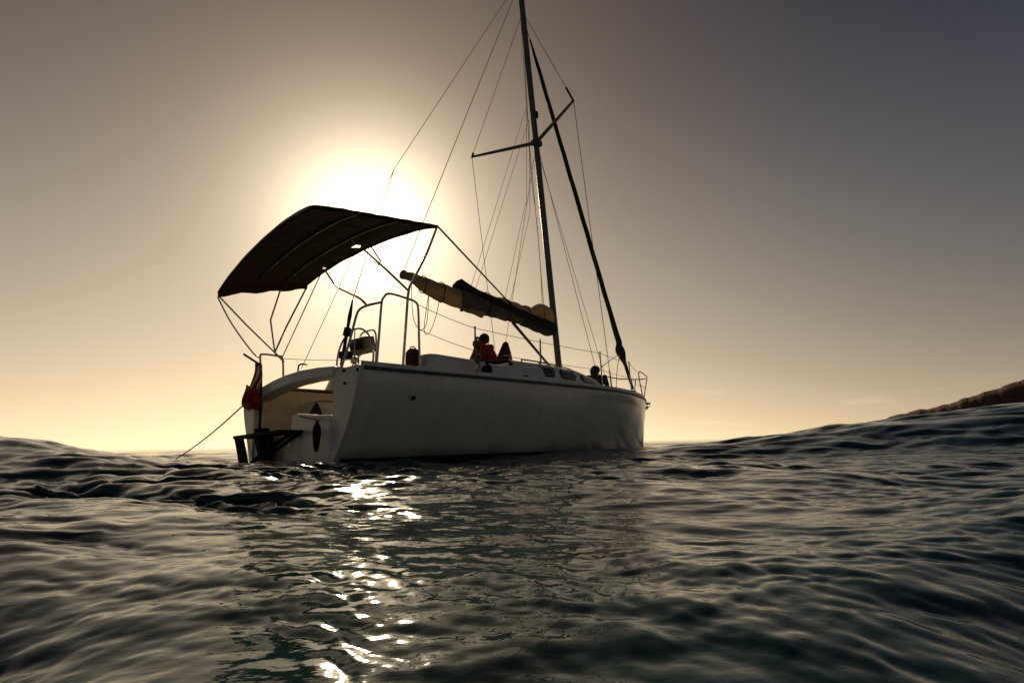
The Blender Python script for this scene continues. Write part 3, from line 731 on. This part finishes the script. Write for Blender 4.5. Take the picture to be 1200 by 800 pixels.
MB().box(px(405, 416, 1, -0.3), (0.14, 0.14, 0.10), bev=0.03).build('engine_control', 'black', boat)

# ---- winches
def winch(c, r=0.07, h=0.16, mt='black'):
    return MB().lathe(c, [(r*1.25, 0), (r*1.25, h*.12), (r*.95, h*.22), (r*.85, h*.5), (r*.95, h*.72), (r*1.15, h*.8), (r*1.15, h*.9), (r*.5, h), (0.02, h)], 18).build('winch', mt, boat)
winch(V(2.1, -1.06, sheer(2.1)+0.26), .055, .12); winch(V(2.1, 1.06, sheer(2.1)+0.26), .055, .12); winch(V(3.3, 0.55, 1.50), .055, .13); winch(V(3.3, -0.55, 1.50), .055, .13)
# genoa track and sheet car along the side deck
for s_ in (-1, 1): MB().box((4.55, s_*1.22, sheer(4.5)+0.035), (1.5, 0.035, 0.03)).build('genoa_track', 'black', boat)
p = px(616, 442, 1, -1.22); MB().box(p, (0.09, 0.06, 0.06), bev=0.015).build('sheet_car', 'black', boat)
for s_ in (-1, 1): 
    mb = MB().tube([V(7.6, s_*.62, 1.24), V(7.9, s_*.52, 1.24)], 0.014, 8); mb.box((7.75, s_*.57, 1.21), (.08, .04, .07)); mb.build('cleat', 'steel', boat)

# ================================================================== THINGS ABOARD (top-level)
def place(o, base):
    o.matrix_world = BM @ Matrix.Translation(Vector(base)); return o
def thing(name, label, cat, base, group=None):
    o = bpy.data.objects.new(name, None); col.objects.link(o); o.empty_display_size = 0.2
    place(o, base); return tag(o, label, cat, group)
place(anc, (0, 0, 0)); tag(anc, 'small steel anchor stowed on the bow roller', 'anchor')

# flag drooping from its staff at the port quarter
fb = px(304, 455, 0, -0.10)
flag = thing('flag', 'red flag drooping in folds from a short staff at the stern rail', 'flag', fb)
MB().tube([V(.02, -.02, -.10), px(306, 428, 0, -.08)-fb, px(286, 415, 0, -.10)-fb], 0.016, 8).build('staff', 'black', flag)
def fl(u, s_):      # hanging cloth: u across, s_ down
    z = 0.30-0.55*s_
    yc = 0.02+0.05*s_+0.03*sin(s_*5)
    wd = 0.085+0.035*sin(s_*3.4+.4)-0.02*s_
    return V(-.03+.045*sin(u*15+s_*2.5)*(.5+s_)+.02*sin(s_*7), yc+wd*(u-.5)*1.5+.012*sin(s_*11+u*4), z+.035*sin(u*8+1)+.02*u)
MB().grid([[fl(u, s_) for u in np.linspace(0, 1, 25)] for s_ in np.linspace(0, 1, 22)]).build('cloth', 'red', flag, solid=0.004, angle=80)
for u0_ in (0.02, 0.16):
    MB().grid([[fl(u, s_)+V(-.012, 0, 0) for u in np.linspace(u0_, u0_+.07, 4)] for s_ in np.linspace(0.04, .62, 14)]).build('white_band', 'white', flag, solid=0.003, angle=80)
# orange rope coil at the port corner
cb_ = px(291, 464, 0, -0.13)
mb = MB()
for k in range(6):
    ph = k*0.35
    mb.tube([V(0.02*sin(a*2+ph)+.012*(k-2), (.085+.014*sin(ph*3))*cos(a), (.12+.02*cos(ph*2))*sin(a)-.016*k) for a in np.linspace(0, 2*pi, 25)[:-1]], 0.014, 7, closed=True)
mb.tube([V(-.03, 0, .13), V(.06, -.02, .10), V(.12, -.04, .02)], 0.016, 7, smooth=4)
coil = mb.build('rope_coil', 'rope_o', None); place(coil, cb_); tag(coil, 'orange rope coil hung on the stern corner beside the red flag', 'rope coil')
# mooring line
w0 = BM @ (cb_+V(0, 0, -.06))
v = fwd+rt*((170-600)/F)+up*((400-531)/F); w1 = CAM+v*11.0; w1.z = -0.25
n = 24
pts = [w0+(w1-w0)*(i/n)-V(0, 0, 0.16*4*(i/n)*(1-i/n)) for i in range(n+1)]
ml = MB().tube(pts, 0.010, 7).build('mooring_line', 'rope'); tag(ml, 'slack mooring line running from the stern corner down into the sea', 'rope')
# rope bundle on the starboard stanchion
sb = sS[0]
mb = MB()
for k in range(5):
    a0 = k*0.7; hw = .034+.010*sin(k*2.1); hl = .15+.03*cos(k*1.7)
    mb.tube([V(hw*cos(a)+.008*(k-2)+.01*sin(a*3+k), .022*cos(a+a0)-.02, -.30+hl*sin(a)) for a in np.linspace(0, 2*pi, 25)[:-1]], 0.010, 7, closed=True)
for z in (-.20, -.22, -.24): mb.tube([V(.05*cos(a), .035*sin(a)-.02, z) for a in np.linspace(0, 2*pi, 17)[:-1]], 0.011, 7, closed=True)
mb.tube([V(0, 0, -.13), V(.0, -.01, -.2)], .009, 7)
mb.tube([V(0, -.02, -.42), V(.03, -.03, -.52), V(-.02, -.02, -.60), V(.05, -.03, -.66)], .011, 7, smooth=4)
rb = mb.build('rope_bundle', 'rope', None); place(rb, sb); tag(rb, 'brown rope bundle hanging from a lifeline stanchion beside the person in red', 'rope bundle')
# covered winch / round maroon bag on the coaming by the aft rail
b0 = px(484, 431, 1, -1.12)
mb = MB().lathe((0, 0, 0), [(0.085, -.02), (0.092, .02), (0.094, .12), (0.088, .19), (0.07, .225), (0.035, .24), (0.0, .243)], 20)
for v_ in range(len(mb.v)):
    q = Vector(mb.v[v_]); k = 1+.05*sin(q.z*40+math.atan2(q.y, q.x)*3); mb.v[v_] = (q.x*k, q.y*k, q.z)
bag = mb.build('canvas_bag', 'maroon', None, angle=70); place(bag, b0)
MB().tube([V(-.05, 0, .23), V(-.02, 0, .265), V(.03, 0, .26), V(.05, 0, .225)], .008, 6, smooth=4).build('strap', 'maroon', bag)
tag(bag, 'small round dark maroon bag standing by the stern rail', 'bag')
# black ball fender at the coachroof side
f0 = px(571, 433, 1, -1.27)
fe = thing('fender', 'black ball fender hanging on the deck edge below the person in red', 'fender', f0)
bm = bmesh.new(); bmesh.ops.create_uvsphere(bm, u_segments=20, v_segments=14, radius=0.074)
k = MB().add([v.co for v in bm.verts], [[v.index for v in f.verts] for f in bm.faces]); bm.free()
k.build('ball', 'black', fe); MB().lathe((0, 0, .08), [(0.03, 0), (0.03, .03), (.018, .05)], 12).build('eye_fitting', 'black', fe)
MB().tube([V(0, 0, .12), V(0.01, -.01, .25), V(.02, -.03, .45)], .007, 6, smooth=3).build('lanyard', 'rope_d', fe)
# dark fender and dark bag at the stern opening
f1 = px(371, 512, 0, -0.16)
fe2 = thing('fender', 'long black fender hanging down the transom from a short tan line', 'fender', f1)
MB().lathe((0, 0, 0), [(0.0, -.16), (0.02, -.15), (.03, -.11), (.043, .0), (.045, .07), (.037, .12), (.02, .15), (.015, .18)], 16).build('body', 'black', fe2)
MB().tube([V(0, 0, .16), V(.02, .02, .19), px(352, 487, 0, -.07)-f1], .013, 7, smooth=4).build('lanyard', 'rope', fe2)
b1 = px(368, 483, 0, 0.45); b1.z = 0.34
mb = MB(); rows = []
for i in range(13):
    s_ = i/12; hh = 0.47*s_; w_ = 0.21*(1-s_)**0.7+.015
    rows.append([V(.10*(w_/.17)*cos(a)+.03*s_, w_*sin(a)*(1+.08*sin(3*a+s_*5)), hh) for a in np.linspace(0, 2*pi, 17)])
bg = mb.grid(rows).build('sack', 'dark', None, angle=70); place(bg, b1); tag(bg, 'black pointed sack on the cockpit floor behind the transom step', 'sack')

# ------------------------------------------------------------------ people
def capsule(bm, a, b, ra, rb, lay, idx, n=12):
    a, b = Vector(a), Vector(b); d = b-a; ln = d.length
    q = Vector((0, 0, 1)).rotation_difference(d.normalized()) if ln > 1e-6 else None
    rings = []
    for k in range(5): w = -pi/2+pi/2*k/4; rings.append((ra*cos(w), ra*sin(w)))
    for k in range(5): w = pi/2*k/4; rings.append((rb*cos(w), ln+rb*sin(w)))
    vs = []
    for r_, z in rings:
        ring = []
        for j in range(n):
            p = Vector((max(r_, 1e-4)*cos(2*pi*j/n), max(r_, 1e-4)*sin(2*pi*j/n), z)); p = (q @ p if q else p)+a; ring.append(bm.verts.new(p))
        vs.append(ring)
    for i in range(len(vs)-1):
        for j in range(n): bm.faces.new((vs[i][j], vs[i][(j+1) % n], vs[i+1][(j+1) % n], vs[i+1][j]))
    bm.faces.new(vs[0][::-1]); bm.faces.new(vs[-1])
def hand(a, d, nrm_, s=1.0, curl=0.5, thumb=1):
    """palm and five fingers from wrist a along d; list of capsules"""
    d = d.normalized(); nrm_ = (nrm_-d*nrm_.dot(d)).normalized(); w = d.cross(nrm_); out = []
    for k in (-1, 0, 1): out.append((a+d*.01, a+d*.085+w*.024*k, .020, .016))
    for k, ln in zip((-1.5, -.5, .5, 1.5), (.062, .078, .074, .055)):
        p0 = a+d*.088+w*.019*k; p1 = p0+(d*cos(curl*.6)-nrm_*sin(curl*.6))*ln*.5; p2 = p1+(d*cos(curl*1.4)-nrm_*sin(curl*1.4))*ln*.5
        out += [(p0, p1, .0095, .0085), (p1, p2, .0085, .0075)]
    t0 = a+d*.03+w*.028*thumb; t1 = t0+(d*.6+w*.8*thumb).normalized()*.04; t2 = t1+(d*.95+w*.2*thumb).normalized()*.032
    out += [(t0, t1, .012, .0105), (t1, t2, .010, .0085)]
    return out
def person(name, label, base, J, top_m, leg_m, hair_len=0.05, feet_m='skin', hood=False):
    """J: joints in boat axes relative to base. One remeshed body, coloured by the limb each face belongs to."""
    caps = []   # a, b, ra, rb, material slot
    def c(a, b, ra, rb, s): caps.append((Vector(a), Vector(b), ra, rb, s))
    SK, TP, LG = 0, 1, 2
    pel, ch, nk, hdp, fc = J['pelvis'], J['chest'], J['neck'], J['head'], J['face']
    side = J['side'].normalized()
    for k in (-1, 0, 1): c(pel+side*.075*k, pel+side*.075*k+V(0, 0, .02), .10, .10, LG)
    mid = pel*.5+ch*.5
    for k in (-.5, .5): c(pel+side*.10*k, mid+side*.12*k, .105, .11, TP)
    for k in (-1, 0, 1): c(mid+side*.07*k, ch+side*.10*k, .105, .10, TP)
    c(ch+side*.12, ch-side*.12, .09, .09, TP)
    c(ch*.6+nk*.4, nk, .065, .052, TP); c(nk, hdp, .05, .055, SK)
    upd = (hdp-nk).normalized()
    c(hdp+upd*.075-fc*.012, hdp+upd*.075+fc*.0, .083, .083, SK); c(hdp+upd*.02+fc*.03, hdp+upd*.06+fc*.03, .058, .066, SK)
    c(hdp+upd*.045+fc*.09, hdp+upd*.025+fc*.104, .009, .013, SK)                 # nose
    es = upd.cross(fc).normalized()
    for k in (-1, 1): c(hdp+upd*.03+es*.08*k, hdp+upd*.065+es*.083*k, .012, .014, SK)   # ears
    for s_ in ('l', 'r'):
        sh, el, wr = J['sh_'+s_], J['el_'+s_], J['wr_'+s_]
        c(ch*.3+sh*.7, sh, .065, .06, TP); c(sh, el, .055, .043, TP); c(el, wr, .042, .028, SK if not hood else TP)
        for a, b, ra, rb in hand(wr, J.get('hd_'+s_, wr-el), J.get('hn_'+s_, V(0, 0, 1)), thumb=1 if s_ == 'l' else -1): c(a, b, ra, rb, SK)
        hp, kn, ak, toe = J['hp_'+s_], J['kn_'+s_], J['ak_'+s_], J['toe_'+s_]
        c(hp, kn, .088, .062, LG); c(kn, kn*.6+ak*.4, .060, .058, LG); c(kn*.6+ak*.4, ak, .058, .038, LG if hood else SK)
        hl = ak-(toe-ak).normalized()*.05
        c(hl-V(0, 0, .035), ak*.4+toe*.6-V(0, 0, .02), .036, .038, 3); c(ak*.4+toe*.6-V(0, 0, .02), toe-V(0, 0, .03), .038, .024, 3)
    bm = bmesh.new()
    for a, b, ra, rb, s in caps: capsule(bm, a, b, ra, rb, None, s)
    me = bpy.data.meshes.new(name+'_raw'); bm.to_mesh(me); bm.free()
    tmp = bpy.data.objects.new(name+'_raw', me); col.objects.link(tmp)
    md = tmp.modifiers.new('r', 'REMESH'); md.mode = 'VOXEL'; md.voxel_size = 0.0085; md.use_smooth_shade = True
    sm = tmp.modifiers.new('s', 'SMOOTH'); sm.iterations = 3; sm.factor = 0.5
    dg = bpy.context.evaluated_depsgraph_get(); dg.update()
    out = bpy.data.meshes.new_from_object(tmp.evaluated_get(dg)); out.name = 'body'
    bpy.data.objects.remove(tmp); bpy.data.meshes.remove(me)
    out.materials.clear()
    for q in (M['skin'], M[top_m], M[leg_m], M[feet_m]): out.materials.append(q)
    nf = len(out.polygons); cen = np.zeros(nf*3); out.polygons.foreach_get('center', cen); cen = cen.reshape(-1, 3)
    best = np.full(nf, 1e9); sl = np.zeros(nf, np.int32)
    for a, b, ra, rb, s in caps:
        A = np.array(a); Dv = np.array(b)-A; l2 = max(Dv@Dv, 1e-9); t = np.clip((cen-A)@Dv/l2, 0, 1)
        dd = np.linalg.norm(cen-A-t[:, None]*Dv, axis=1)-(ra+(rb-ra)*t); k = dd < best; best[k] = dd[k]; sl[k] = s
    out.polygons.foreach_set('material_index', sl); out.polygons.foreach_set('use_smooth', np.ones(nf, bool)); out.update()
    root_ = thing(name, label, 'person', base)
    bo = bpy.data.objects.new('body', out); col.objects.link(bo); bo.parent = root_
    # hair cap
    bm = bmesh.new(); bmesh.ops.create_icosphere(bm, subdivisions=4, radius=1.0)
    hc = hdp+upd*.082-fc*.016
    dead = []
    for v_ in bm.verts:
        n_ = v_.co.copy(); f_ = n_.dot(fc); u_ = n_.dot(upd)
        if f_ > 0.45-0.4*u_ and u_ < 0.55 and not (hood and f_ < .5) or u_ < -0.75: dead.append(v_)
        r_ = .093+.004*sin(n_.x*23)*sin(n_.y*19+n_.z*17)+(.012 if hood else 0)
        dn = -hair_len*max(0, .1-u_)*(1 if f_ < 0.2 else 0)
        v_.co = hc+n_*r_+upd*dn
    bmesh.ops.delete(bm, geom=dead, context='VERTS')
    bm.verts.index_update()
    k = MB().add([v_.co for v_ in bm.verts], [[w.index for w in f_.verts] for f_ in bm.faces]); bm.free()
    k.build('hood' if hood else 'hair', top_m if hood else 'hair', root_, solid=0.008, angle=80)
    for s_ in (-1, 1):
        e = hdp+upd*.062+fc*.078+es*.030*s_
        MB().lathe(e, [(0.0, -.004), (.010, 0), (.008, .006), (.0, .009)], 10, fc).build('eye', 'eye', root_)
        MB().lathe(e+fc*.004, [(0.0, 0), (.0055, .002), (.004, .005), (.0, .006)], 8, fc).build('pupil', 'black', root_)
    MB().tube([hdp+upd*.0+fc*.082+es*.022*q+fc*(-.006*abs(q)) for q in (-1, -.5, 0, .5, 1)], .0045, 6).build('mouth', 'maroon', root_)
    return root_
# person in red sitting on the coachroof, one knee drawn up, other leg stretched forward (faces the bow)
ch_ = V(0.05, 0, .44); sd_ = V(0, 1, 0)
J1 = dict(pelvis=V(.16, 0, .10), chest=V(-.10, 0, .34), neck=V(-.13, 0, .46), head=V(-.10, 0, .50), face=V(.95, -.30, .0).normalized(), side=sd_,
          sh_l=V(-.10, .18, .37), sh_r=V(-.10, -.18, .37), el_l=V(-.22, .25, .10), el_r=V(-.16, -.26, .11), wr_l=V(.02, .27, .05), wr_r=V(.07, -.25, .06),
          hd_l=V(.8, -.1, 0), hn_l=V(0, 0, 1), hd_r=V(.8, .1, 0), hn_r=V(0, 0, 1),
          hp_l=V(.19, .10, .11), hp_r=V(.19, -.10, .11), kn_l=V(.58, .13, .22), kn_r=V(.38, -.11, .49), ak_l=V(.93, .15, .085), ak_r=V(.53, -.12, .09), toe_l=V(1.02, .17, .18), toe_r=V(.70, -.13, .06))
pb = px(566, 393, 1, 0.15); pb.x += 0.10; pb.z = 1.515
person('person', 'person in a red top leaning back on the cabin roof with one knee up', pb, J1, 'red', 'maroon', feet_m='skin')
# hunched person in dark clothes on the foredeck, back to the stern
J2 = dict(pelvis=V(0, 0, .09), chest=V(.10, 0, .38), neck=V(.17, 0, .47), head=V(.20, 0, .51), face=V(.93, -.1, -.35).normalized(), side=V(0, 1, 0),
          sh_l=V(.10, .17, .40), sh_r=V(.10, -.17, .40), el_l=V(.27, .26, .24), el_r=V(.27, -.26, .24), wr_l=V(.47, .12, .20), wr_r=V(.47, -.12, .22),
          hd_l=V(.4, -.8, 0), hn_l=V(1, 0, 0), hd_r=V(.4, .8, 0), hn_r=V(1, 0, 0),
          hp_l=V(.03, .10, .10), hp_r=V(.03, -.10, .10), kn_l=V(.38, .14, .40), kn_r=V(.38, -.14, .42), ak_l=V(.55, .12, .08), ak_r=V(.55, -.12, .08), toe_l=V(.70, .14, .055), toe_r=V(.70, -.14, .055))
pb2 = px(695, 432, 1, -0.10); pb2.x -= 0.15; pb2.z = sheer(pb2.x)+0.055
person('person', 'person in dark hooded clothes sitting hunched on the foredeck before the mast', pb2, J2, 'dark', 'dark', hood=True, feet_m='dark')
